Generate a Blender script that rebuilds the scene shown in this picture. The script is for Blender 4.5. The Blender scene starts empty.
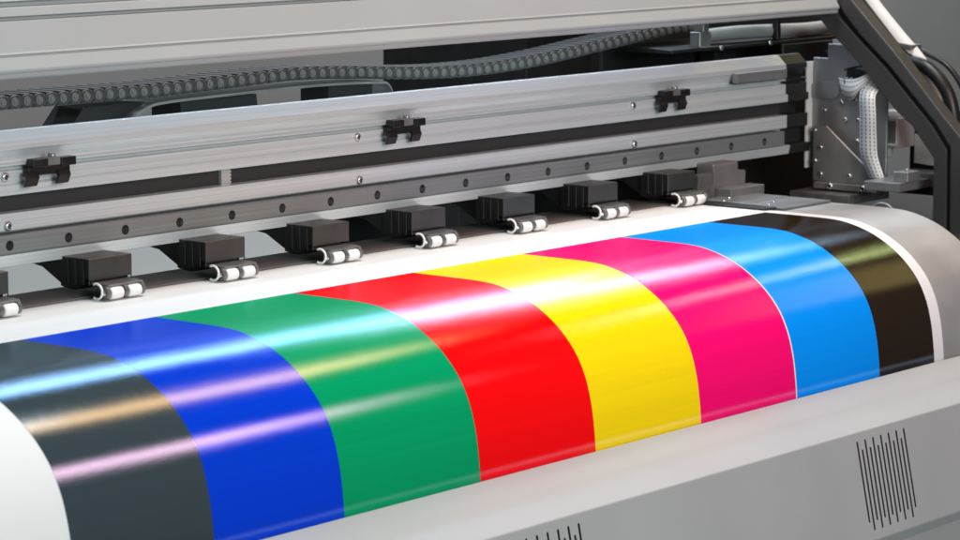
import bpy, bmesh, math, random
from mathutils import Vector, Matrix
random.seed(7)
S = bpy.context.scene
R = math.radians
# ------------------------------------------------------------------ camera
cam_d = bpy.data.cameras.new('camera'); cam = bpy.data.objects.new('camera', cam_d)
S.collection.objects.link(cam); S.camera = cam
cam_d.sensor_width = 36; cam_d.lens = 108.75; cam_d.clip_start = .05; cam_d.clip_end = 60
RT = Vector((.6336, -.7736, 0)).normalized()
FW = Vector((.7656, .6271, -.1433)).normalized()
UP = RT.cross(FW).normalized()
cam.matrix_world = Matrix(((RT.x, UP.x, -FW.x, -1.807), (RT.y, UP.y, -FW.y, -1.9094),
                           (RT.z, UP.z, -FW.z, .4053), (0, 0, 0, 1)))
cam_d.dof.use_dof = True; cam_d.dof.focus_distance = 2.85; cam_d.dof.aperture_fstop = 16
# ------------------------------------------------------------------ world and lamps
W = bpy.data.worlds.new('World'); S.world = W; W.use_nodes = True
bg = W.node_tree.nodes['Background']; bg.inputs[0].default_value = (.93, .97, 1, 1); bg.inputs[1].default_value = .025
S.view_settings.view_transform = 'Standard'; S.view_settings.look = 'None'
S.view_settings.exposure = 0; S.view_settings.gamma = 1; S.view_settings.use_curve_mapping = False
def area(name, loc, target, sx, sy, power, col):
    l = bpy.data.lights.new(name, 'AREA'); l.shape = 'RECTANGLE'; l.size = sx; l.size_y = sy
    l.energy = power; l.color = col
    o = bpy.data.objects.new(name, l); S.collection.objects.link(o); o.location = loc
    z = (Vector(loc) - Vector(target)).normalized(); x = Vector((1, 0, 0)); x = (x - z * x.dot(z)).normalized(); y = z.cross(x)
    o.rotation_euler = Matrix((x, y, z)).transposed().to_euler()
    return o
# long ceiling tubes parallel to the printer (they give the streaks on the glossy print)
area('tube_lamp_rear', (1.0, .53, .93), (1.0, -.23, -.01), 1.70, .065, 10.0, (.55, .74, 1))
area('tube_lamp_overhead', (.75, -.23, 1.17), (.75, -.27, -.03), 1.30, .085, 6.0, (1, .43, .15))
area('tube_lamp_front', (.60, -1.12, .80), (.60, -.30, -.06), 1.25, .125, 6.4, (1, .44, .46))
area('short_tube_rear', (2.30, .59, .875), (2.3, -.23, -.01), .20, .04, .7, (1, .9, .85))
area('short_tube_overhead', (2.18, -.354, 1.164), (2.18, -.27, -.03), .16, .04, .35, (1, .9, .8))
area('short_tube_end', (2.75, -.13, 1.167), (2.75, -.27, -.03), .40, .09, 1.2, (1, .80, .22))
area('warm_fill_end', (2.85, -.80, 1.05), (2.75, -.27, -.03), .6, .7, 1.3, (1, .55, .14))  # unseen warm lamp added to brown the black stripe
# overhead key, low front fill; rear and wall lamps added to brighten background
area('softbox_key', (.55, -.24, 2.3), (.55, -.2, .0), 1.6, .40, 49, (.74, .965, 1))
area('softbox_fill', (-.45, -2.6, .75), (.55, .0, .05), 1.3, .8, 54, (.87, 1, .99))
area('softbox_rear', (.2, .62, 1.6), (.2, .55, -.1), 1.2, .4, 5, (1, .92, .85))
area('softbox_wall', (3.6, 1.0, 2.2), (4.2, 1.9, .2), 1.6, .5, 60, (1, 1, 1))

# ------------------------------------------------------------------ helpers
C = S.collection
def mesh_obj(name, me, mat, parent=None, loc=None):
    o = bpy.data.objects.new(name, me); C.objects.link(o)
    if mat is not None:
        for m in (mat if isinstance(mat, (list, tuple)) else [mat]): me.materials.append(m)
    if parent: o.parent = parent
    if loc: o.location = loc
    return o
def data(name, verts, faces, smooth=False):
    me = bpy.data.meshes.new(name); me.from_pydata([tuple(v) for v in verts], [], faces)
    bm = bmesh.new(); bm.from_mesh(me); bmesh.ops.recalc_face_normals(bm, faces=bm.faces); bm.to_mesh(me); bm.free()
    if smooth:
        for p in me.polygons: p.use_smooth = True
    return me
def finish(bm, name, bev=0, seg=2, smooth_angle=None):
    bmesh.ops.recalc_face_normals(bm, faces=bm.faces)
    if bev:
        es = [e for e in bm.edges if len(e.link_faces) == 2 and e.calc_face_angle(0) > R(25)]
        bmesh.ops.bevel(bm, geom=es, offset=bev, segments=seg, profile=.5, affect='EDGES', clamp_overlap=True)
    me = bpy.data.meshes.new(name); bm.to_mesh(me); bm.free()
    if smooth_angle:
        for p in me.polygons: p.use_smooth = True
        try: me.set_sharp_from_angle(angle=R(smooth_angle))
        except Exception: pass
    return me
def bm_box(bm, a, b, rot=None, mi=0):
    ax, ay, az = a; bx_, by, bz = b
    vs = [bm.verts.new((x, y, z)) for x in (ax, bx_) for y in (ay, by) for z in (az, bz)]
    F = [(0, 1, 3, 2), (4, 6, 7, 5), (0, 4, 5, 1), (2, 3, 7, 6), (0, 2, 6, 4), (1, 5, 7, 3)]
    for f in F:
        q = bm.faces.new([vs[i] for i in f]); q.material_index = mi
    if rot:
        bmesh.ops.rotate(bm, verts=vs, cent=rot[0], matrix=rot[1])
    return vs
def bm_prism(bm, prof, x0, x1, mi=0):
    n = len(prof)
    A = [bm.verts.new((x0, y, z)) for y, z in prof]; B = [bm.verts.new((x1, y, z)) for y, z in prof]
    for i in range(n):
        j = (i + 1) % n; f = bm.faces.new((A[i], A[j], B[j], B[i])); f.material_index = mi
    f = bm.faces.new(A); f.material_index = mi; f = bm.faces.new(B[::-1]); f.material_index = mi
    return A + B
def bm_cyl(bm, c, ax, r0, r1, h, n=20, mi=0, cap=True):
    ax = Vector(ax).normalized(); t = Vector((0, 0, 1)) if abs(ax.z) < .9 else Vector((1, 0, 0))
    u = ax.cross(t).normalized(); v = ax.cross(u); c = Vector(c); A = []; B = []
    for i in range(n):
        a = 2 * math.pi * i / n; d = u * math.cos(a) + v * math.sin(a)
        A.append(bm.verts.new(c + d * r0)); B.append(bm.verts.new(c + ax * h + d * r1))
    for i in range(n):
        j = (i + 1) % n; f = bm.faces.new((A[i], A[j], B[j], B[i])); f.material_index = mi; f.smooth = True
    if cap:
        f = bm.faces.new(A[::-1]); f.material_index = mi; f = bm.faces.new(B); f.material_index = mi
    return A + B
def bm_tube(bm, pts, r, n=10, mi=0, closed=False, rad=None):
    pts = [Vector(p) for p in pts]; rings = []
    prev = None
    for i, p in enumerate(pts):
        if closed: t = (pts[(i + 1) % len(pts)] - pts[i - 1]).normalized()
        else: t = (pts[min(i + 1, len(pts) - 1)] - pts[max(i - 1, 0)]).normalized()
        if prev is None:
            k = Vector((0, 0, 1)) if abs(t.z) < .9 else Vector((1, 0, 0)); u = t.cross(k).normalized()
        else: u = (prev - t * prev.dot(t)).normalized()
        prev = u; v = t.cross(u); rr = rad[i] if rad else r
        rings.append([bm.verts.new(p + (u * math.cos(2 * math.pi * k / n) + v * math.sin(2 * math.pi * k / n)) * rr) for k in range(n)])
    m = len(rings)
    for i in range(m if closed else m - 1):
        a = rings[i]; b = rings[(i + 1) % m]
        for k in range(n):
            f = bm.faces.new((a[k], a[(k + 1) % n], b[(k + 1) % n], b[k])); f.smooth = True; f.material_index = mi
    if not closed:
        f = bm.faces.new(rings[0][::-1]); f.material_index = mi
        f = bm.faces.new(rings[-1]); f.material_index = mi
def spline(P, k=10):
    out = []; n = len(P)
    for i in range(n - 1):
        p0, p1, p2, p3 = (Vector(P[max(i - 1, 0)]), Vector(P[i]), Vector(P[i + 1]), Vector(P[min(i + 2, n - 1)]))
        for s in range(k):
            t = s / k
            out.append(.5 * ((2 * p1) + (p2 - p0) * t + (2 * p0 - 5 * p1 + 4 * p2 - p3) * t * t + (3 * p1 - p0 - 3 * p2 + p3) * t ** 3))
    out.append(Vector(P[-1])); return out
def empty(name, loc=(0, 0, 0)):
    o = bpy.data.objects.new(name, None); C.objects.link(o); o.location = loc; o.empty_display_size = .05; return o
def tag(o, label=None, cat=None, group=None, kind=None):
    if label: o['label'] = label
    if cat: o['category'] = cat
    if group: o['group'] = group
    if kind: o['kind'] = kind
    return o
def boolean_cut(obj, cutter_bm):
    me = bpy.data.meshes.new('cutter'); bmesh.ops.recalc_face_normals(cutter_bm, faces=cutter_bm.faces)
    cutter_bm.to_mesh(me); cutter_bm.free()
    co = bpy.data.objects.new('cutter', me); C.objects.link(co)
    m = obj.modifiers.new('cut', 'BOOLEAN'); m.operation = 'DIFFERENCE'; m.solver = 'EXACT'; m.object = co
    dg = bpy.context.evaluated_depsgraph_get()
    nm = bpy.data.meshes.new_from_object(obj.evaluated_get(dg))
    obj.modifiers.clear(); obj.data = nm
    bpy.data.objects.remove(co); bpy.data.meshes.remove(me)

# ------------------------------------------------------------------ materials
def mat(name, col, rough=.5, metal=0, spec=.5, streak=0, streak_scale=60, noise=0, nscale=40, bump=0, bscale=400, coat=0, coat_r=.1, tint=None, trans=0):
    m = bpy.data.materials.new(name); m.use_nodes = True; nt = m.node_tree; N = nt.nodes; L = nt.links
    b = N['Principled BSDF']; b.inputs['Base Color'].default_value = (*col, 1); b.inputs['Roughness'].default_value = rough
    b.inputs['Metallic'].default_value = metal; b.inputs['Specular IOR Level'].default_value = spec
    b.inputs['Coat Weight'].default_value = coat; b.inputs['Coat Roughness'].default_value = coat_r
    if tint: b.inputs['Specular Tint'].default_value = (*tint, 1)
    if trans: b.inputs['Transmission Weight'].default_value = trans
    tc = N.new('ShaderNodeTexCoord')
    if streak or noise:
        mp = N.new('ShaderNodeMapping'); L.new(tc.outputs['Object'], mp.inputs[0])
        nz = N.new('ShaderNodeTexNoise'); nz.inputs['Detail'].default_value = 5
        if streak:
            mp.inputs['Scale'].default_value = (streak_scale * .02, streak_scale * 9, streak_scale * 9); nz.inputs['Scale'].default_value = 1.6
        else: nz.inputs['Scale'].default_value = nscale
        L.new(mp.outputs[0], nz.inputs['Vector'])
        amt = streak or noise
        mr = N.new('ShaderNodeMapRange'); mr.inputs[1].default_value = .3; mr.inputs[2].default_value = .7
        mr.inputs[3].default_value = 1 - amt; mr.inputs[4].default_value = 1 + amt; L.new(nz.outputs[0], mr.inputs[0])
        mx = N.new('ShaderNodeVectorMath'); mx.operation = 'SCALE'; mx.inputs[0].default_value = col
        L.new(mr.outputs[0], mx.inputs['Scale']); L.new(mx.outputs[0], b.inputs['Base Color'])
        m2 = N.new('ShaderNodeMath'); m2.operation = 'MULTIPLY'; m2.inputs[1].default_value = rough
        L.new(mr.outputs[0], m2.inputs[0]); L.new(m2.outputs[0], b.inputs['Roughness'])
    if bump:
        n2 = N.new('ShaderNodeTexNoise'); n2.inputs['Scale'].default_value = bscale; n2.inputs['Detail'].default_value = 3
        L.new(tc.outputs['Object'], n2.inputs['Vector'])
        bp = N.new('ShaderNodeBump'); bp.inputs['Strength'].default_value = bump; bp.inputs['Distance'].default_value = .0006
        L.new(n2.outputs[0], bp.inputs['Height']); L.new(bp.outputs[0], b.inputs['Normal'])
    return m
M = {}
M['alu'] = mat('brushed_aluminium', (.62, .668, .675), .38, .4, streak=.12)
M['alu_bright'] = mat('bright_aluminium', (.72, .72, .72), .3, .6, streak=.06)
M['steel'] = mat('rail_steel', (.215, .23, .23), .36, .3, streak=.22)
M['cover'] = mat('cover_paint', (.305, .330, .336), .42, 0, noise=.03, nscale=8, bump=.05, bscale=900)
M['front'] = mat('front_paint', (.315, .325, .328), .45, 0, noise=.05, nscale=5, bump=.06, bscale=1200)
M['beam_shade'] = mat('beam_shade_black', (.022, .022, .022), .4, .3)
M['belt'] = mat('belt_rubber', (.026, .026, .026), .7, 0, spec=.3)
M['black'] = mat('black_plastic', (.010, .010, .010), .4, 0, spec=.4, noise=.2, nscale=60)
M['black_soft'] = mat('black_matte', (.008, .008, .008), .7, 0)
M['housing'] = mat('housing_gunmetal', (.030, .033, .033), .34, 0, noise=.2, nscale=50)
M['bracket'] = mat('bracket_steel', (.16, .16, .16), .35, .5, noise=.2, nscale=90)
M['wheel'] = mat('white_rubber', (.72, .72, .71), .55, noise=.05, nscale=200)
M['screw'] = mat('screw_steel', (.6, .6, .6), .25, .9)
M['dark'] = mat('recess_dark', (.01, .01, .01), .6)
M['chain'] = mat('chain_plastic', (.058, .058, .058), .36, 0, noise=.15, nscale=120)
M['frame'] = mat('frame_powder_coat', (.035, .035, .036), .42, 0, bump=.5, bscale=700)
M['platen'] = mat('platen_metal', (.42, .42, .42), .4, .4, noise=.10, nscale=14)
M['zinc'] = mat('zinc_plate', (.27, .275, .275), .38, .6, noise=.12, nscale=30)
M['cream'] = mat('sleeve_white', (.62, .62, .60), .5, noise=.06, nscale=60)
M['tube'] = mat('grey_tube', (.28, .28, .275), .45, noise=.08, nscale=40)
M['clamp'] = mat('clamp_plate', (.20, .205, .205), .4, .4, noise=.12, nscale=30)
M['pin'] = mat('pin_plastic', (.15, .15, .15), .35, noise=.1, nscale=90)
M['clear'] = mat('milky_plastic', (.45, .45, .45), .3, noise=.1, nscale=40)
M['wall'] = mat('wall_paint', (.30, .30, .30), .8, noise=.05, nscale=2)
M['floor'] = mat('floor_concrete', (.16, .16, .16), .8, noise=.1, nscale=5)
M['shade_plate'] = mat('shade_plate_grey', (.115, .115, .115), .5, .2, noise=.06, nscale=12)
M['panel'] = mat('rear_panel_paint', (.25, .24, .23), .6, noise=.03, nscale=5)
M['vinyl'] = mat('white_vinyl', (.67, .665, .665), .6, spec=.2, noise=.012, nscale=6)
def ink(name, col, rough=.20, gloss=.26, tint=(.50, .74, 1.0)):
    """pigment under a glossy, slightly blue-tinted film (the tint stands in for bluish light)"""
    m = bpy.data.materials.new(name); m.use_nodes = True; nt = m.node_tree; N = nt.nodes; L = nt.links
    N.remove(N['Principled BSDF']); out = N['Material Output']
    d = N.new('ShaderNodeBsdfDiffuse')
    g = N.new('ShaderNodeBsdfAnisotropic'); g.inputs['Color'].default_value = (*tint, 1); g.inputs['Roughness'].default_value = rough; g.distribution = 'BECKMANN'  # blue cast of the rear light put into the gloss colour
    x = N.new('ShaderNodeMixShader'); x.inputs[0].default_value = gloss; L.new(d.outputs[0], x.inputs[1]); L.new(g.outputs[0], x.inputs[2])
    L.new(x.outputs[0], out.inputs[0])
    tc = N.new('ShaderNodeTexCoord'); n2 = N.new('ShaderNodeTexNoise'); n2.inputs['Scale'].default_value = 1100; n2.inputs['Detail'].default_value = 2
    L.new(tc.outputs['Object'], n2.inputs['Vector'])
    # faint print-pass lines across the feed direction and dot grain
    mp = N.new('ShaderNodeMapping'); mp.inputs['Scale'].default_value = (1.5, 160, 160); L.new(tc.outputs['Object'], mp.inputs[0])
    n3 = N.new('ShaderNodeTexNoise'); n3.inputs['Scale'].default_value = 1; n3.inputs['Detail'].default_value = 2; L.new(mp.outputs[0], n3.inputs['Vector'])
    ad = N.new('ShaderNodeMath'); ad.operation = 'ADD'; L.new(n2.outputs[0], ad.inputs[0]); L.new(n3.outputs[0], ad.inputs[1])
    mr = N.new('ShaderNodeMapRange'); mr.inputs[1].default_value = .6; mr.inputs[2].default_value = 1.4; mr.inputs[3].default_value = .93; mr.inputs[4].default_value = 1.07
    L.new(ad.outputs[0], mr.inputs[0])
    sc = N.new('ShaderNodeVectorMath'); sc.operation = 'SCALE'; sc.inputs[0].default_value = col; L.new(mr.outputs[0], sc.inputs['Scale']); L.new(sc.outputs[0], d.inputs[0])
    bp = N.new('ShaderNodeBump'); bp.inputs['Strength'].default_value = .15; bp.inputs['Distance'].default_value = .0004
    L.new(n2.outputs[0], bp.inputs['Height'])
    n4 = N.new('ShaderNodeTexNoise'); n4.inputs['Scale'].default_value = 9; n4.inputs['Detail'].default_value = 1; L.new(tc.outputs['Object'], n4.inputs['Vector'])
    b2 = N.new('ShaderNodeBump'); b2.inputs['Strength'].default_value = .25; b2.inputs['Distance'].default_value = .0016   # slight slack in the sheet
    L.new(n4.outputs[0], b2.inputs['Height']); L.new(bp.outputs[0], b2.inputs['Normal']); L.new(b2.outputs[0], g.inputs['Normal']); return m
INK = {'charcoal': ink('charcoal_ink', (.042, .060, .068)), 'blue': ink('royal_blue_ink', (.0, .045, .66)),
       'green': ink('green_ink', (.0, .34, .125)), 'red': ink('red_ink', (1, .0, .0)), 'yellow': ink('yellow_ink', (1, .74, .0)),
       'magenta': ink('magenta_ink', (1, .0, .17)), 'cyan': ink('azure_ink', (.0, .30, 1)), 'black': ink('black_ink', (.022, .012, .004), .2)}

# ------------------------------------------------------------------ setting
XL = -.95
bm = bmesh.new(); bm_box(bm, (-6, -5, -1.0), (9, 1.9, -.95)); tag(mesh_obj('floor', finish(bm, 'floor'), M['floor']), kind='structure')
bm = bmesh.new(); bm_box(bm, (-6, 1.9, -1.0), (9, 2.0, 2.8)); tag(mesh_obj('wall', finish(bm, 'wall'), M['wall']), kind='structure')

# ------------------------------------------------------------------ printer
P = tag(empty('large_format_printer', (.3, 0, -.95)), 'grey large format inkjet printer with aluminium gantry beam and raised cover', 'printer')
P_INV = Matrix.Translation((-.3, 0, .95))
def part(name, me, m, parent=P):
    o = mesh_obj(name, me, m, parent)
    if parent is P: o.matrix_parent_inverse = P_INV
    return o
def sub(name, me, m, parent, loc=None):
    o = mesh_obj(name, me, m, parent, loc); return o

# curve of the media over the platen: (y, z)
F0 = -.098
front = [(F0 + .06, 0), (F0, .0), (F0 - .05, .0), (F0 - .085, -.0004), (F0 - .1095, -.0030), (F0 - .138, -.0112), (F0 - .162, -.0235), (F0 - .181, -.0375),
         (F0 - .198, -.0560), (F0 - .2095, -.0770), (F0 - .2165, -.1000), (F0 - .2203, -.1230), (F0 - .2225, -.147), (F0 - .2235, -.18), (F0 - .224, -.27)]
back = [(.20, -.27), (.185, -.12), (.160, -.055), (.125, -.016), (.095, -.002), (.07, 0)]
curve = [Vector((p.x, p.y)) for p in spline([(y, z, 0) for y, z in back + [(.03, 0), (0, 0)] + front], 6)]
def offset(cv, d):
    out = []
    for i, p in enumerate(cv):
        t = (cv[min(i + 1, len(cv) - 1)] - cv[max(i - 1, 0)]).normalized(); out.append(p + Vector((t.y, -t.x)) * d)
    return out
def curved_sheet(name, x0, x1, top, thick, nx=1):
    a = offset(curve, top)
    b = offset(curve, top - thick); n = len(a)
    V = []; Fc = []
    for x in (x0, x1): V += [(x, p.x, p.y) for p in a] + [(x, p.x, p.y) for p in b]
    o = 2 * n
    for i in range(n - 1):
        Fc.append((i, i + 1, o + i + 1, o + i)); Fc.append((n + i + 1, n + i, o + n + i, o + n + i + 1))
        Fc.append((i + 1, i, n + i, n + i + 1)); Fc.append((o + i, o + i + 1, o + n + i + 1, o + n + i))
    Fc.append((0, o, o + n, n)); Fc.append((n - 1, 2 * n - 1, o + 2 * n - 1, o + n - 1))
    me = data(name, V, Fc, True)
    try: me.set_sharp_from_angle(angle=R(40))
    except Exception: pass
    return me
# direction check: offset must push the top outwards (up); curve runs back -> front
part('platen', curved_sheet('platen', XL, 1.05, -.0012, .012), M['platen'])

# beam shadow on the media, built as a dark guide behind the pinch rollers
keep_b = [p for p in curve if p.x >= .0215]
sv = curve; curve = keep_b; part('beam_shade_plate', curved_sheet('beam_shade_plate', XL + .01, .955, .0022, .0012), M['shade_plate']); curve = sv
# media
media = tag(empty('printed_vinyl_sheet', (.3, -.1, 0)), 'glossy white vinyl sheet printed with broad colour stripes, curving over the platen', 'printed sheet')
def mpart(name, me, m):
    o = mesh_obj(name, me, m, media); o.matrix_parent_inverse = Matrix.Translation((-.3, .1, 0)); return o
mpart('sheet', curved_sheet('sheet', XL + .02, .934, 0, .0009), M['vinyl'])
full = curve
EDGE = [(-.350, -.200, 'charcoal', 'dark charcoal grey printed stripe'), (-.200, -.046, 'blue', 'royal blue printed stripe'), (-.046, .1335, 'green', 'green printed stripe'),
        (.1335, .302, 'red', 'red printed stripe'), (.302, .472, 'yellow', 'yellow printed stripe'), (.472, .640, 'magenta', 'magenta pink printed stripe'),
        (.6425, .801, 'cyan', 'azure blue printed stripe'), (.801, .9135, 'black', 'black printed stripe')]
keep = [p for p in curve if p.x <= F0 + 1e-5]
for a, b, k, lab in EDGE:
    sv = curve; curve = keep
    o = mpart('printed_stripe', curved_sheet('printed_stripe', a, b, .0003, .00025), INK[k]); curve = sv
    o['label'] = lab

# gantry beam
prof = [(.16, .136), (.076, .1555), (.070, .1555), (.0605, .1465), (.058, .1442), (.058, .1390), (.0595, .1384), (.0665, .1275), (.0585, .1262), (.0585, .1242), (.066, .1238), (.066, .1206),
        (.0585, .1202), (.0585, .1088), (.055, .1075), (.055, .0985), (.074, .0980), (.074, .0826), (.056, .0822), (.056, .0662), (.066, .0655), (.066, .0462), (.0505, .0458), (.053, .0345), (.16, .0345)]
bm = bmesh.new(); bm_prism(bm, prof, XL, 1.19); beam = part('gantry_beam', finish(bm, 'gantry_beam', .0011, 3), M['alu'])
bm = bmesh.new(); bm_box(bm, (XL, .0665, .0832), (1.189, .0735, .0974))
part('drive_belt', finish(bm, 'drive_belt', .0004, 1), M['belt'])
# belt joint plate
bm = bmesh.new()
bm_box(bm, (.2035, .0625, .0822), (.2160, .0664, .0975))
for k in range(4): bm_box(bm, (.2030, .0615, .0838 + k * .0034), (.2165, .0624, .0858 + k * .0034))
part('belt_clamp', finish(bm, 'belt_clamp', .0003, 1), M['alu_bright'])
# rail with counterbored holes
bm = bmesh.new(); bm_box(bm, (XL, .0475, .0468), (1.172, .0658, .0640))
rail = part('guide_rail', finish(bm, 'guide_rail', .0009, 2), M['steel'])
hx = [-.0825 + .0712 * k for k in range(-11, 18)]
cut = bmesh.new()
for x in hx: bm_cyl(cut, (x, .044, .0546), (0, 1, 0), .0047, .0047, .0105, 20)
boolean_cut(rail, cut)
rail.data.materials.append(M['dark'])
for pl in rail.data.polygons:
    c_ = pl.center
    if abs(c_.z - .0546) < .0052 and .0480 < c_.y < .056 and min(abs(c_.x - x) for x in hx) < .0052: pl.material_index = 1
# bolts inside, screws on beam
def screw_mesh(name, r, h, socket=True):
    bm = bmesh.new()   # axis -y, head at y=0..-h
    seg = 20
    rings = [(r, 0), (r, -h * .45), (r * .9, -h * .75), (r * .62, -h), (r * .5, -h), (r * .46, -h * .35)]
    vs = []
    for rr, y in rings: vs.append([bm.verts.new((rr * math.cos(2 * math.pi * k / seg), y, rr * math.sin(2 * math.pi * k / seg))) for k in range(seg)])
    for i in range(len(vs) - 1):
        for k in range(seg):
            f = bm.faces.new((vs[i][k], vs[i][(k + 1) % seg], vs[i + 1][(k + 1) % seg], vs[i + 1][k])); f.smooth = True
            if i == len(vs) - 2: f.material_index = 1
    f = bm.faces.new(vs[-1]); f.material_index = 1
    bm.faces.new(vs[0][::-1])
    # cross ridges in the recess
    for a in (0, math.pi / 2):
        v = bm_box(bm, (-r * .44, -h * .5, -r * .08), (r * .44, -h * .3, r * .08))
        bmesh.ops.rotate(bm, verts=v, cent=(0, 0, 0), matrix=Matrix.Rotation(a + .5, 3, 'Y'))
    me = finish(bm, name); me.materials.append(M['screw']); me.materials.append(M['dark']); return me
screw_me = screw_mesh('screw', .0044, .0032)
bolt_me = screw_mesh('bolt', .0034, .003); bolt_me.materials[0] = M['black']
small_me = screw_mesh('small_screw', .0032, .0024)
for x in hx: sub('bolt', bolt_me, None, rail, (x, .0543, .0546))
for k in range(-2, 3):
    for z, y in ((.1152, .0584), (.0712, .0559)): sub('screw', screw_me, None, beam, (-.0776 + .4745 * k, y, z))

# black cable clips on the beam
def clip_mesh():
    bm = bmesh.new()
    bm_box(bm, (-.022, -.006, .016), (-.004, .004, .0235)); bm_box(bm, (.012, -.006, .015), (.030, .004, .0230))   # two upper jaws
    bm_box(bm, (-.026, -.004, .0085), (.024, .004, .0160))      # spine
    for sx in (-.030, .008):                                   # two hooked legs
        hook = [(.0005, .0125), (-.0050, .0120), (-.0085, .0070), (-.0070, -.0005), (-.0042, -.0005), (-.0052, .0062), (-.0035, .0085), (.0005, .0080)]
        v = bm_prism(bm, hook, sx, sx + .0145)
        for q in v: q.co.x += (q.co.z - .012) * .28
    return finish(bm, 'cable_clip', .0006, 2)
clip_me = clip_mesh(); clip_me.materials.append(M['black'])
bm = bmesh.new()
bm_box(bm, (-.0045, -.0052, .0165), (.0115, .003, .0240)); bm_cyl(bm, (.0035, -.0020, .0235), (0, 0, 1), .0042, .0030, .0045, 14)
tab_me = finish(bm, 'clip_tab', .0005, 1); tab_me.materials.append(M['zinc'])
for x in (-.030, .463, .941):
    o = part('cable_clip', clip_me, None); o.location = (x, .0535, .1060)
    t = sub('clip_tab', tab_me, None, o)

# front cover with vents
fp = [(-.333, -.1435), (-.3365, -.1412), (-.3700, -.1524), (-.4085, -.1668), (-.4306, -.2735), (-.425, -.285), (-.395, -.48), (-.36, -.50), (-.36, -.496), (-.390, -.476), (-.420, -.286), (-.4256, -.2735), (-.4050, -.1735), (-.400, -.1695), (-.369, -.1572), (-.341, -.1475), (-.339, -.30), (-.335, -.30)]
bm = bmesh.new(); bm_prism(bm, fp, XL, 1.30)
fc = part('front_cover', finish(bm, 'front_cover', .0012, 3), M['front'])
cut = bmesh.new()
n_out = Vector((0, -.1067, .0221)).normalized(); dn = Vector((0, -.0221, -.1067)).normalized()
def slot(x, s0, ln):
    top = Vector((x, -.4085, -.1668)) + dn * s0; w = .0014
    a = []
    for d in (n_out * .004, -n_out * .012):
        ring = []
        for cx, sg in ((top, -1), (top + dn * ln, 1)):
            for k in range(7):
                t = math.pi * k / 6
                ring.append(cx + Vector((w * math.cos(t) * (-sg), 0, 0)) + dn * (sg * w * math.sin(t)) + d)
        a.append([cut.verts.new(v) for v in ring])
    n = len(a[0])
    for i in range(n): cut.faces.new((a[0][i], a[0][(i + 1) % n], a[1][(i + 1) % n], a[1][i]))
    cut.faces.new(a[0][::-1]); cut.faces.new(a[1])
for x0 in (.6135, .0745 - .004, -.47):
    for k in range(13): slot(x0 + .00735 * k, .0100 if k % 2 == 0 else .0190, .0790)
boolean_cut(fc, cut)
fc.data.materials.append(M['black_soft'])
for pl in fc.data.polygons:
    cc = Vector(pl.center) - Vector((0, -.4085, -.1668))
    if pl.area < 6e-4 and -.0085 < cc.dot(n_out) < -.0006 and .002 < cc.dot(dn) < .10 and abs(Vector(pl.normal).dot(n_out)) < .5: pl.material_index = 1  # slot walls blackened in place of shade inside the vents
for x0 in (.6135, .0705, -.47):
    bm = bmesh.new(); bm_prism(bm, [(-.4052, -.1760), (-.4246, -.2700), (-.4222, -.2700), (-.4028, -.1760)], x0 - .01, x0 + .10)
    sub('vent_shade_sheet', finish(bm, 'vent_shade_sheet'), M['black_soft'], fc)  # black sheet added behind the slots to stand for inner shade
bm = bmesh.new(); bm_box(bm, (XL + .01, -.33, -.95), (1.28, .36, -.29)); part('base_cabinet', finish(bm, 'base_cabinet', .003, 2), M['black_soft'])

# raised top cover
cp = [(.085, .290), (.040, .284), (.024, .262), (.014, .2135), (.014, .2085), (.002, .2080), (.0, .2092), (.0, .2128), (-.0022, .2140), (-.0022, .2165), (.0050, .2285), (.0034, .2293), (.0056, .2306), (.0160, .2575),
      (.0205, .2582), (.0205, .2605), (.0155, .2612), (.0190, .2690), (.028, .2697), (.028, .2735), (.022, .2742), (.040, .2970), (.060, .3050), (.085, .3060)]
bm = bmesh.new(); bm_prism(bm, cp, XL, 1.2136); part('top_cover', finish(bm, 'top_cover', .0007, 2), M['cover'])

# rear panel, dark housing at the end
bm = bmesh.new(); bm_prism(bm, [(.23, -.104), (.66, -.030), (.66, -.036), (.23, -.110)], XL, 1.5); part('rear_tray', finish(bm, 'rear_tray'), M['panel'])
bm = bmesh.new(); bm_box(bm, (1.00, .20, -.35), (1.52, .45, .285)); part('end_housing', finish(bm, 'end_housing', .003, 2), M['black_soft'])
bm = bmesh.new(); bm_box(bm, (.872, .215, -.2), (.999, .44, .26)); part('motor_box', finish(bm, 'motor_box', .003, 2), M['black'])
bm = bmesh.new(); bm_box(bm, (1.07, -.30, -.40), (1.9, .198, -.05)); part('end_base', finish(bm, 'end_base', .003, 2), M['black_soft'])

# side arm of the cover: two parallel bent bars
Ain = [(.045, .214), (.017, .186), (-.029, .146), (-.079, .094), (-.102, .077), (-.134, .039), (-.136, -.30)]
Aout = [(.010, .217), (.002, .2030), (-.023, .180), (-.065, .144), (-.102, .107), (-.131, .078), (-.152, .050), (-.157, -.30)]
Bin = [(.006, .223), (-.006, .2070), (-.029, .183), (-.071, .147), (-.108, .110), (-.137, .081), (-.158, .053), (-.163, -.30)]
Bout = [(-.006, .240), (-.018, .225), (-.081, .163), (-.152, .088), (-.179, .061), (-.195, -.055), (-.197, -.30)]
bm = bmesh.new(); bm_prism(bm, Ain + Aout[::-1], 1.220, 1.246); arm = part('side_arm', finish(bm, 'side_arm', .0015, 2), M['frame'])
bm = bmesh.new(); bm_prism(bm, Bin + Bout[::-1], 1.2165, 1.240); part('side_arm', finish(bm, 'side_arm_outer', .0030, 3), M['frame'])
bm = bmesh.new(); bm_prism(bm, [(a[0] + .001, a[1] - .001) for a in Aout] + [(a[0] - .001, a[1] + .001) for a in Bin[::-1]], 1.226, 1.238); part('arm_seal', finish(bm, 'arm_seal'), M['black_soft'])

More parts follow.
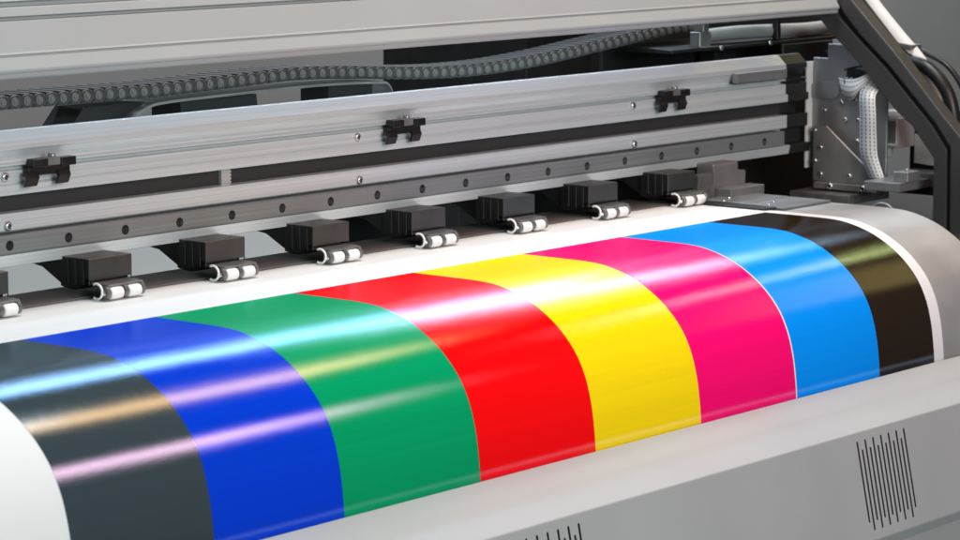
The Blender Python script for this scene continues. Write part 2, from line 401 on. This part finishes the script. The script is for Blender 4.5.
# pinch rollers
def pinch():
    ms = {}
    bm = bmesh.new()   # arm: local origin at contact line, x centred on the pair
    bm_prism(bm, [(.018, .0350), (.056, .0352), (.075, .0400), (.135, .0380), (.135, .0300), (.085, .0235), (.052, .0065), (.040, .0060), (.026, .0125), (.018, .0150)], -.022, .016)
    bm_box(bm, (-.018, .055, .010), (-.012, .062, .0415)); bm_box(bm, (.004, .048, .0045), (.0095, .060, .030))
    bm_box(bm, (-.0255, .036, .012), (.020, .046, .0350))
    ms['arm'] = finish(bm, 'pinch_arm', .0008, 2)
    bm = bmesh.new()   # housing: folded sheet, open below at the front
    t = .0012; zt = .0368; zb = .0170
    bm_box(bm, (-.0268, .0165, zb), (.0268, .0165 + t, zt))
    bm_box(bm, (-.0268, .0165 + t, zt - t), (.0268, .056, zt))
    bm_box(bm, (-.0268, .0165, .0125), (-.0268 + t, .0165 + t, zb)); bm_box(bm, (.0268 - t, .0165, .0125), (.0268, .0165 + t, zb))
    ms['housing'] = finish(bm, 'housing', .0004, 1)
    bm = bmesh.new()   # ribbed black body behind the plate
    bm_prism(bm, [(.0185, zt - .0014), (.056, zt - .0014), (.056, .0090), (.046, .0075), (.034, .0100), (.024, .0175), (.0185, .0180)], -.0258, .0258)
    for x in (-.0268, .0259):
        for y in (.024, .034, .044): bm_box(bm, (x, y, .0125), (x + .0009, y + .004, zt - .0014))
    ms['body'] = finish(bm, 'body', .0004, 1)
    bm = bmesh.new()   # bracket with lugs
    bm_prism(bm, [(.030, .0130), (.006, .0128), (-.002, .0122), (-.002, .0140), (.006, .0146), (.030, .0148)], -.0205, .0235)
    lug = []
    for k in range(13):
        a = math.pi * (1.0 - k / 12 * 1.0); lug.append((.0005 - .0056 * math.cos(math.pi - a) * 1.0, .0066 + .0062 * math.sin(a)))
    lug = [(.0005 + .0058 * math.cos(math.pi * 2 * k / 16), .0070 + .0060 * math.sin(math.pi * 2 * k / 16)) for k in range(16)]
    for x0, x1 in ((-.0235, -.0195), (-.0022, .0022), (.0195, .0235)): bm_prism(bm, lug, x0, x1)
    ms['bracket'] = finish(bm, 'bracket', .0005, 1)
    bm = bmesh.new(); bm_cyl(bm, (-.0258, .0005, .0062), (1, 0, 0), .0018, .0018, .0525, 12)
    ms['axle'] = finish(bm, 'axle')
    bm = bmesh.new()
    seg = 24; prf = [(-.0078, .0046), (-.0070, .0056), (-.004, .0060), (.004, .0060), (.0070, .0056), (.0078, .0046)]
    rings = [[bm.verts.new((x, r * math.cos(2 * math.pi * k / seg), r * math.sin(2 * math.pi * k / seg))) for k in range(seg)] for x, r in prf]
    for a, b in zip(rings[:-1], rings[1:]):
        for k in range(seg): f = bm.faces.new((a[k], a[(k + 1) % seg], b[(k + 1) % seg], b[k])); f.smooth = True
    bm.faces.new(rings[0]); bm.faces.new(rings[-1][::-1])
    ms['wheel'] = finish(bm, 'wheel')
    bm = bmesh.new()
    pts = [(-.0265, .0075 + .0075 * math.cos(a), .0082 + .0070 * math.sin(a)) for a in [R(60 + k * 15) for k in range(17)]]
    bm_tube(bm, pts, .00115, 8); ms['ring'] = finish(bm, 'tension_ring')
    for k, m in (('arm', 'black'), ('housing', 'housing'), ('body', 'black'), ('bracket', 'bracket'), ('axle', 'screw'), ('wheel', 'wheel'), ('ring', 'wheel')): ms[k].materials.append(M[m])
    return ms
pm = pinch()
for i in range(-4, 7):
    o = part('pinch_roller', pm['arm'], None); o.location = (.011 + .15 * i, 0, .0008)
    sub('housing', pm['housing'], None, o); sub('body', pm['body'], None, o); sub('bracket', pm['bracket'], None, o); sub('axle', pm['axle'], None, o)
    sub('tension_ring', pm['ring'], None, o)
    for dx in (-.011, .0115): sub('wheel', pm['wheel'], None, o, (dx, .0003, .0061))

# tray below the cable chain
bm = bmesh.new()
tp = spline([(.145, .13), (.157, .1452), (.178, .1560), (.205, .1602), (.30, .1622), (.431, .1632), (.520, .1605), (.538, .1575), (.5465, .1440), (.55, .12)], 8)
top = [bm.verts.new((p.x, .138, p.y)) for p in [Vector((q[0], q[1])) for q in tp]]
V = []; Fc = []
tp2 = [Vector((q[0], q[1])) for q in tp]
n = len(tp2)
for y in (.138, .188):
    V += [(p.x, y, p.y) for p in tp2] + [(p.x, y, p.y - .0025) for p in tp2]
for i in range(n - 1):
    Fc += [(i, i + 1, 2 * n + i + 1, 2 * n + i), (n + i, n + i + 1, 3 * n + i + 1, 3 * n + i), (i, i + 1, n + i + 1, n + i), (2 * n + i, 2 * n + i + 1, 3 * n + i + 1, 3 * n + i)]
Fc += [(0, n, 3 * n, 2 * n), (n - 1, 2 * n - 1, 4 * n - 1, 3 * n - 1)]
bm.free(); part('chain_tray', data('chain_tray', V, Fc), M['zinc'])
bm = bmesh.new(); bm_prism(bm, [(.145, .128), (.150, .158), (.19, .158), (.19, .128)], .235, .345); part('tray_bracket', finish(bm, 'tray_bracket'), M['black_soft'])
bm = bmesh.new(); v = bm_box(bm, (.105, .150, .128), (.185, .19, .160))
for q in v:
    if q.co.z < .14: q.co.x -= .03
part('tray_bracket', finish(bm, 'tray_bracket_left'), M['black_soft'])
bm = bmesh.new(); v = bm_box(bm, (.455, .150, .13), (.525, .19, .159))
part('tray_bracket', finish(bm, 'tray_bracket_right'), M['black_soft'])

# bracket and end block beside the last pinch roller
bm = bmesh.new()
bm_prism(bm, [(.028, -.0005), (.028, .0375), (.031, .0395), (.052, .0395), (.052, -.0005)], .992, 1.043)
bm_box(bm, (1.0445, .030, .0005), (1.062, .052, .0270))
br = part('end_bracket', finish(bm, 'end_bracket', .0008, 2), M['zinc'])
bm = bmesh.new(); bm_box(bm, (.994, .004, -.0006), (1.064, .0275, .0115)); sub('foot_block', finish(bm, 'foot_block', .0008, 2), M['zinc'], br)
bm = bmesh.new(); bm_box(bm, (.958, .026, -.0004), (.990, .034, .0300)); sub('side_plate', finish(bm, 'side_plate', .0008, 2), M['bracket'], br)
# media edge clamp plates
for k, (x0, x1, y0, y1, z) in enumerate(((.945, 1.047, -.042, .020, .0010), (.948, 1.047, -.100, -.0435, .0008))):
    bm = bmesh.new(); bm_box(bm, (x0, y0, -.0005), (x1, y1, z + .0012))
    e = part('edge_clamp', finish(bm, 'edge_clamp', .0004, 1), M['clamp'])
    bm = bmesh.new()
    bm_cyl(bm, (x0 + .012, (y0 + y1) / 2, z + .0012), (0, 0, 1), .0028, .002, .0012, 14)
    bm_cyl(bm, (x0 + .04, (y0 + y1) / 2 + .012, z + .0012), (0, 0, 1), .0028, .002, .0012, 14)
    sub('rivet', finish(bm, 'rivet'), M['screw'], e)
bm = bmesh.new(); bm_box(bm, (.925, -.090, .0008), (.950, .005, .0022)); part('edge_clamp', finish(bm, 'edge_clamp_lip', .0004, 1), M['black'])

# shelf and fittings under the cover at the far end
bm = bmesh.new(); bm_prism(bm, [(.095, .1660), (.095, .1700), (.125, .1715), (.198, .1715), (.198, .1660)], 1.00, 1.45)
sh = part('cable_shelf', finish(bm, 'cable_shelf', .0006, 1), M['black'])
bm = bmesh.new(); bm_box(bm, (1.23, .090, .1360), (1.345, .0945, .1655)); sub('shelf_bracket', finish(bm, 'shelf_bracket', .0006, 1), M['black'], sh)
for x, y, z in ((1.098, .0930, .168), (1.205, .0930, .1685), (1.335, .0896, .1500)): sub('screw', small_me, None, sh, (x, y, z))
bm = bmesh.new(); bm_box(bm, (1.043, .085, .1720), (1.066, .100, .190)); bm_box(bm, (1.050, .085, .1902), (1.062, .10, .213)); part('cover_stop', finish(bm, 'cover_stop', .0008, 1), M['zinc'])
bm = bmesh.new(); bm_box(bm, (1.226, .096, .1716), (1.234, .104, .29)); part('cover_post', finish(bm, 'cover_post', .0006, 1), M['black'])
bm = bmesh.new(); bm_box(bm, (1.1915, .165, .026), (1.2365, .19, .160)); part('dark_end_block', finish(bm, 'dark_end_box', .002, 2), M['black_soft'])  # black block added to darken the far end of the beam
bm = bmesh.new(); bm_prism(bm, [(y + .0006, z) for y, z in prof], 1.1905, 1.2375); part('shaded_beam_end', finish(bm, 'shaded_beam_end', .0011, 2), M['beam_shade'])  # beam continued in black, its end shadow put into the colour
# end block of the beam
bm = bmesh.new(); bm_box(bm, (1.072, .049, .1285), (1.178, .0578, .1405)); part('end_cap', finish(bm, 'end_cap', .0008, 2), M['zinc'])

# ------------------------------------------------------------------ cable chain
path = [(-.60, .1720), (-.4, .1722), (-.2, .1724), (-.0089, .1726), (.1177, .1720), (.1845, .1716), (.2538, .1730), (.3257, .1746), (.4005, .1757), (.4781, .1726), (.5588, .1672), (.6429, .1634), (.7306, .1638), (.822, .1690), (.9174, .1778), (.9967, .1850), (1.06, .1900), (1.12, .1935)]
cv = [Vector((p.x, p.y)) for p in spline([(x, z, 0) for x, z in path], 24)]
chain = tag(empty('cable_chain', (.3, .14, .16)), 'dark grey plastic cable drag chain of many links lying behind the gantry beam', 'cable chain')
pitch = .0152
bm = bmesh.new()
h = .0062
def stadium(x0, x1, hh, n=8):
    pts = [(x1 + hh * math.cos(a), hh * math.sin(a)) for a in [math.pi * (-.5 + k / n) for k in range(n + 1)]]
    pts += [(x0 + hh * math.cos(a), hh * math.sin(a)) for a in [math.pi * (.5 + k / n) for k in range(n + 1)]]
    return pts
def plate(bm, pts, y0, y1):
    A = [bm.verts.new((x, y0, z)) for x, z in pts]; B = [bm.verts.new((x, y1, z)) for x, z in pts]; n = len(pts)
    for i in range(n): bm.faces.new((A[i], A[(i + 1) % n], B[(i + 1) % n], B[i]))
    bm.faces.new(A[::-1]); bm.faces.new(B)
for ys in (0, .0425):
    plate(bm, stadium(0, .0042, h), ys - .0016, ys + .0023)
    plate(bm, stadium(.0070, pitch + .001, h * .86), ys + .0024, ys + .0040)
bm_box(bm, (-.0040, .0012, h - .0012), (.0060, .0425, h + .0008)); bm_box(bm, (-.0040, .0012, -h - .0008), (.0060, .0425, -h + .0012))
link_me = finish(bm, 'link', .0004, 1); link_me.materials.append(M['chain'])
bm = bmesh.new(); bm_cyl(bm, (.0005, -.0014, 0), (0, -1, 0), .0046, .0042, .0009, 16); bm_cyl(bm, (.0005, -.0023, 0), (0, -1, 0), .0022, .0018, .0007, 12)
pin_me = finish(bm, 'pin'); pin_me.materials.append(M['pin'])
acc = 0; nxt = 0
for a, b in zip(cv[:-1], cv[1:]):
    d = (b - a).length
    while nxt <= acc + d:
        t = (nxt - acc) / d; p = a.lerp(b, t); ang = math.atan2(b.y - a.y, b.x - a.x)
        o = mesh_obj('link', link_me, None, chain); o.matrix_parent_inverse = Matrix.Translation((-.3, -.14, -.16))
        o.location = (p.x, .1405, p.y); o.rotation_euler = (0, -ang, 0)
        mesh_obj('pin', pin_me, None, o)
        nxt += pitch
    acc += d

# ------------------------------------------------------------------ print carriage parked at the end
CAR = tag(empty('print_carriage', (1.25, 0, -.03)), 'zinc plated print carriage with bolted triangular gusset parked inside the end frame', 'print carriage')
CI = Matrix.Translation((-1.25, 0, .03))
def cpart(name, me, m, parent=None):
    o = mesh_obj(name, me, m, parent or CAR)
    if not parent: o.matrix_parent_inverse = CI
    return o
bm = bmesh.new(); bm_prism(bm, [(.058, -.012), (.058, .150), (.037, .150), (.037, .168), (-.02, .168), (-.05, .14), (-.05, -.012)], 1.250, 1.254); bp = cpart('back_plate', finish(bm, 'back_plate', .0006, 1), M['zinc'])
bm = bmesh.new(); bm_box(bm, (1.2385, .0585, .0125), (1.2535, .0620, .1450)); cpart('flange', finish(bm, 'flange', .0006, 1), M['cream'])
bm = bmesh.new(); bm_prism(bm, [(.047, -.002), (.047, .066), (.028, .067), (.022, .062), (-.049, .005), (-.049, -.002)], 1.236, 1.240); gs = cpart('gusset', finish(bm, 'gusset', .0005, 1), M['zinc'])
bm = bmesh.new(); bm_box(bm, (1.228, -.051, -.0105), (1.249, .041, -.0025)); gb = cpart('gusset_base', finish(bm, 'gusset_base', .0006, 1), M['zinc'])
bm = bmesh.new(); bm_box(bm, (1.2402, .040, -.002), (1.2498, .046, .066)); cpart('spacer', finish(bm, 'spacer'), M['bracket'])
bm = bmesh.new(); bm_box(bm, (1.205, -.0255, -.0250), (1.30, .061, -.0130)); cpart('slide_bar', finish(bm, 'slide_bar', .0012, 2), M['bracket'])
for y, z in ((.045, .061), (.036, .040), (.044, .023), (.035, .007), (-.007, .0072)):
    o = sub('screw', small_me, None, gs, (1.2358, y, z)); o.rotation_euler = (0, 0, R(-90))
for y, z in ((.016, -.006), (-.032, -.006)):
    o = sub('screw', screw_me, None, gb, (1.2278, y, z)); o.rotation_euler = (0, 0, R(-90))
for y, z in ((.009, .075), (-.010, .075), (-.009, .049), (.015, .096), (-.005, .100), (.024, .110)):
    o = sub('screw', small_me, None, bp, (1.2498, y, z)); o.rotation_euler = (0, 0, R(-90))
bm = bmesh.new(); bm_prism(bm, stadium(.028, .050, .010), 1.2470, 1.2496); cpart('cable_tab', finish(bm, 'cable_tab'), M['zinc'])
for q in CAR.children:
    if q.name.startswith('cable_tab'): q.location.z += .110
# carriage right-hand fittings
bm = bmesh.new(); bm_box(bm, (1.262, -.20, -.012), (1.40, -.052, .004)); cpart('carriage_floor', finish(bm, 'carriage_floor', .001, 1), M['black'])
bm = bmesh.new(); bm_box(bm, (1.262, -.060, .043), (1.30, -.026, .080)); bm_cyl(bm, (1.281, -.043, .0802), (0, 0, 1), .016, .012, .008, 18); bm_cyl(bm, (1.272, -.040, .0425), (0, 0, -1), .006, .005, .012, 12)
ik = cpart('ink_damper', finish(bm, 'ink_damper', .0012, 2), M['clear'])
bm = bmesh.new(); bm_box(bm, (1.2606, -.056, .047), (1.2618, -.030, .076)); sub('damper_window', finish(bm, 'damper_window'), M['zinc'], ik)
bm = bmesh.new(); bm_prism(bm, [(-.06, .022), (-.06, .058), (-.088, .045), (-.118, .024), (-.118, .018)], 1.30, 1.303); cpart('side_bracket', finish(bm, 'side_bracket'), M['clear'])
bm = bmesh.new(); bm_box(bm, (1.19, -.105, -.0020), (1.26, -.056, .0090)); sb = cpart('shelf_block', finish(bm, 'shelf_block', .0008, 2), M['zinc'])
bm = bmesh.new(); bm_box(bm, (1.2605, -.19, -.0015), (1.30, -.06, .0150)); cpart('shelf_plate', finish(bm, 'shelf_plate', .0008, 2), M['bracket'])
bm = bmesh.new(); bm_box(bm, (1.205, -.108, .0092), (1.235, -.088, .0210)); bm_cyl(bm, (1.22, -.098, .0212), (0, 0, 1), .0035, .002, .003, 12); sub('clamp_nut', finish(bm, 'clamp_nut', .0006, 1), M['zinc'], sb)
# dark roll end under the carriage
bm = bmesh.new()
pts = [(1.17, -.095 + .019 * math.cos(a), -.033 + .019 * math.sin(a)) for a in [R(-10 + 10 * k) for k in range(21)]]
V = [(1.17, y, z) for _, y, z in pts] + [(1.20, y, z) for _, y, z in pts]
bm_tube(bm, pts, .0016, 6); part('wiper_guard', finish(bm, 'wiper_guard'), M['zinc'])

# ------------------------------------------------------------------ ribbon cables
def ribbon_mat():
    m = mat('ribbon_film', (.62, .62, .61), .4); nt = m.node_tree; N = nt.nodes; L = nt.links; b = N['Principled BSDF']
    tc = N.new('ShaderNodeTexCoord'); sp = N.new('ShaderNodeSeparateXYZ'); L.new(tc.outputs['UV'], sp.inputs[0])
    def m_(op, a, bv):
        q = N.new('ShaderNodeMath'); q.operation = op
        L.new(a, q.inputs[0])
        if isinstance(bv, (int, float)): q.inputs[1].default_value = bv
        else: L.new(bv, q.inputs[1])
        return q.outputs[0]
    u = m_('LESS_THAN', m_('FRACT', m_('MULTIPLY', sp.outputs[0], 210), 0), .62)
    v = m_('LESS_THAN', m_('ABSOLUTE', m_('SUBTRACT', m_('FRACT', m_('MULTIPLY', sp.outputs[1], 4), 0), .5), 0), .16)
    k = m_('MULTIPLY', u, v)
    mx = N.new('ShaderNodeMixRGB'); L.new(k, mx.inputs[0]); mx.inputs[1].default_value = (.62, .62, .61, 1); mx.inputs[2].default_value = (.17, .17, .17, 1)
    L.new(mx.outputs[0], b.inputs['Base Color']); return m
RM = ribbon_mat()
def ribbon(name, ctr, wid, label):
    ctr = spline(ctr, 8); V = []; Fc = []; UV = []; s = 0
    wid = spline(wid, 8)
    for i, p in enumerate(ctr):
        if i: s += (p - ctr[i - 1]).length
        for sgn in (-1, 1): V.append(p + wid[i] * sgn); UV.append((s, (sgn + 1) / 2))
    n = len(ctr)
    for i in range(n - 1): Fc.append((2 * i, 2 * i + 1, 2 * i + 3, 2 * i + 2))
    me = bpy.data.meshes.new(name); me.from_pydata([tuple(v) for v in V], [], Fc)
    ul = me.uv_layers.new(name='UVMap')
    for l in me.loops: ul.data[l.index].uv = UV[l.vertex_index]
    for p in me.polygons: p.use_smooth = True
    o = mesh_obj(name, me, RM); md = o.modifiers.new('thick', 'SOLIDIFY'); md.thickness = .0005
    return tag(o, label, 'ribbon cable', 'ribbon cables on the print carriage')
ribbon('ribbon_cable', [(1.2475, .016, .115), (1.238, .000, .1135), (1.230, -.016, .116), (1.228, -.032, .126), (1.236, -.050, .140), (1.246, -.058, .150)],
       [(0, -.003, -.012), (0, -.001, -.0128), (.001, .003, -.0128), (.001, .0065, -.0115), (.001, .0065, -.011), (0, .006, -.010)],
       'white flat ribbon cable curving sideways from the tab on the carriage plate')
ribbon('ribbon_cable', [(1.238, -.052, .135), (1.226, -.040, .117), (1.218, -.041, .106), (1.217, -.043, .085), (1.220, -.042, .060), (1.222, -.043, .035), (1.224, -.054, .008)],
       [(.002, .011, .003), (.002, .012, .002), (.002, .0125, 0), (.002, .0125, 0), (.001, .0125, 0), (0, .012, 0), (0, .010, -.001)],
       'white flat ribbon cable hanging straight down beside the triangular gusset')
ribbon('ribbon_cable', [(1.252, -.002, .170), (1.246, -.006, .160), (1.244, -.020, .152), (1.244, -.040, .143)],
       [(0, .008, .002), (0, .008, .003), (0, .004, .008), (0, .003, .008)],
       'white flat ribbon cable folded over the top of the carriage plate')

# ------------------------------------------------------------------ cables behind the side arm
bm = bmesh.new()
c1 = spline([(1.30, .06, .285), (1.30, .030, .2450), (1.30, .006, .213), (1.30, -.030, .176), (1.30, -.062, .145), (1.30, -.080, .118), (1.30, -.088, .08)], 8)
V = []; Fc = []
for i, p in enumerate(c1):
    t = (c1[min(i + 1, len(c1) - 1)] - c1[max(i - 1, 0)]).normalized(); nrm = Vector((0, t.z, -t.y))
    for a in range(10):
        an = 2 * math.pi * a / 10; V.append(p + nrm * (.0135 * math.cos(an)) * (1 if math.cos(an) > 0 else 1) + Vector((.009 * math.sin(an), 0, 0)))
for i in range(len(c1) - 1):
    for a in range(10): Fc.append((i * 10 + a, i * 10 + (a + 1) % 10, (i + 1) * 10 + (a + 1) % 10, (i + 1) * 10 + a))
Fc.append(tuple(range(10))); Fc.append(tuple(range((len(c1) - 1) * 10, len(c1) * 10)))
bm.free(); cs = mesh_obj('cable_sleeve', data('cable_sleeve', V, Fc, True), M['cream']); tag(cs, 'broad white cable sleeve running behind the black side arm', 'cable')
bm = bmesh.new()
p = Vector((1.30, -.040, .168)); vs = bm_box(bm, (1.288, -.060, .1650), (1.312, -.018, .1705), (p, Matrix.Rotation(R(8), 3, 'X')))
sub('sleeve_clamp', finish(bm, 'sleeve_clamp', .0006, 1), M['bracket'], cs)
bm = bmesh.new(); bm_tube(bm, spline([(1.285, .035, .240), (1.283, -.010, .193), (1.283, -.050, .154), (1.281, -.085, .143), (1.279, -.110, .123), (1.279, -.124, .094), (1.28, -.13, .04)], 8), .0085, 12)
tag(mesh_obj('black_hose', finish(bm, 'black_hose'), M['black']), 'glossy black hose bulging out above the side arm', 'hose')
bm = bmesh.new(); bm_tube(bm, spline([(1.31, -.045, .165), (1.306, -.095, .147), (1.304, -.122, .120), (1.304, -.135, .085), (1.304, -.14, .04)], 8), .0035, 8)
tag(mesh_obj('thin_cable', finish(bm, 'thin_cable'), M['black']), 'thin black cable arching outside the glossy black hose', 'cable')
bm = bmesh.new(); bm_tube(bm, spline([(1.10, .120, .1810), (1.16, .112, .1830), (1.24, .110, .1815), (1.32, .110, .1800), (1.42, .115, .182)], 8), .0085, 12)
tag(mesh_obj('cable_bundle', finish(bm, 'cable_bundle'), M['tube']), 'pale cable bundle lying along the shelf under the raised cover', 'cable')

for pts, lab in (([(1.2480, -.002, .160), (1.236, -.012, .158), (1.232, -.030, .150), (1.240, -.045, .152), (1.252, -.06, .165)], 'thin dark wire looping off the top corner of the carriage plate'),
                 ([(1.2480, .010, .137), (1.238, -.004, .140), (1.236, -.022, .143), (1.244, -.040, .137), (1.256, -.055, .130)], 'thin dark wire crossing above the curved ribbon cable')):
    bm = bmesh.new(); bm_tube(bm, spline(pts, 8), .0013, 8)
    tag(mesh_obj('wire', finish(bm, 'wire'), M['black']), lab, 'wire')

for x in (.085, .535):
    bm = bmesh.new(); v = bm_box(bm, (x, .100, -.006), (x + .009, .106, .0340))
    for q in v:
        if q.co.z < 0: q.co.x += .022
    part('beam_strut', finish(bm, 'beam_strut', .0006, 1), M['black'])
# connector blocks and dark opening on the carriage plate
bm = bmesh.new(); bm_prism(bm, [(.010, .120), (.006, .140), (-.012, .138), (-.034, .128)], 1.2478, 1.2496); cpart('plate_window', finish(bm, 'plate_window'), M['black_soft'])
for y, z in ((.004, .124), (-.004, .124)):
    bm = bmesh.new(); bm_box(bm, (1.2400, y - .0028, z - .004), (1.2476, y + .0028, z + .004)); cpart('connector', finish(bm, 'connector', .0005, 1), M['bracket'])
for y, z in ((-.030, .068), (-.028, .088), (.040, .085)):
    o = sub('screw', small_me, None, bp, (1.2498, y, z)); o.rotation_euler = (0, 0, R(-90))
bm = bmesh.new()
for z in (.046, .0785): bm_box(bm, (1.2590, -.0595, z), (1.2604, -.0265, z + .0022))
for y in (-.0595, -.0287): bm_box(bm, (1.2592, y, .0462), (1.2605, y + .0022, .0800))
sub('damper_rim', finish(bm, 'damper_rim'), M['cream'], ik)
bm = bmesh.new(); bm_box(bm, (1.305, -.145, .004), (1.33, -.05, .090)); cpart('cartridge_wall', finish(bm, 'cartridge_wall', .001, 1), M['black'])

for x0, x1, zt_ in ((.475, .600, .029), (.760, .990, .026)):
    bm = bmesh.new(); bm_box(bm, (x0, .194, -.05), (x1, .226, zt_)); bm_cyl(bm, (x0 + .03, .1935, -.01), (0, -1, 0), .012, .010, .006, 16)
    part('feed_motor', finish(bm, 'feed_motor', .002, 2), M['black'])
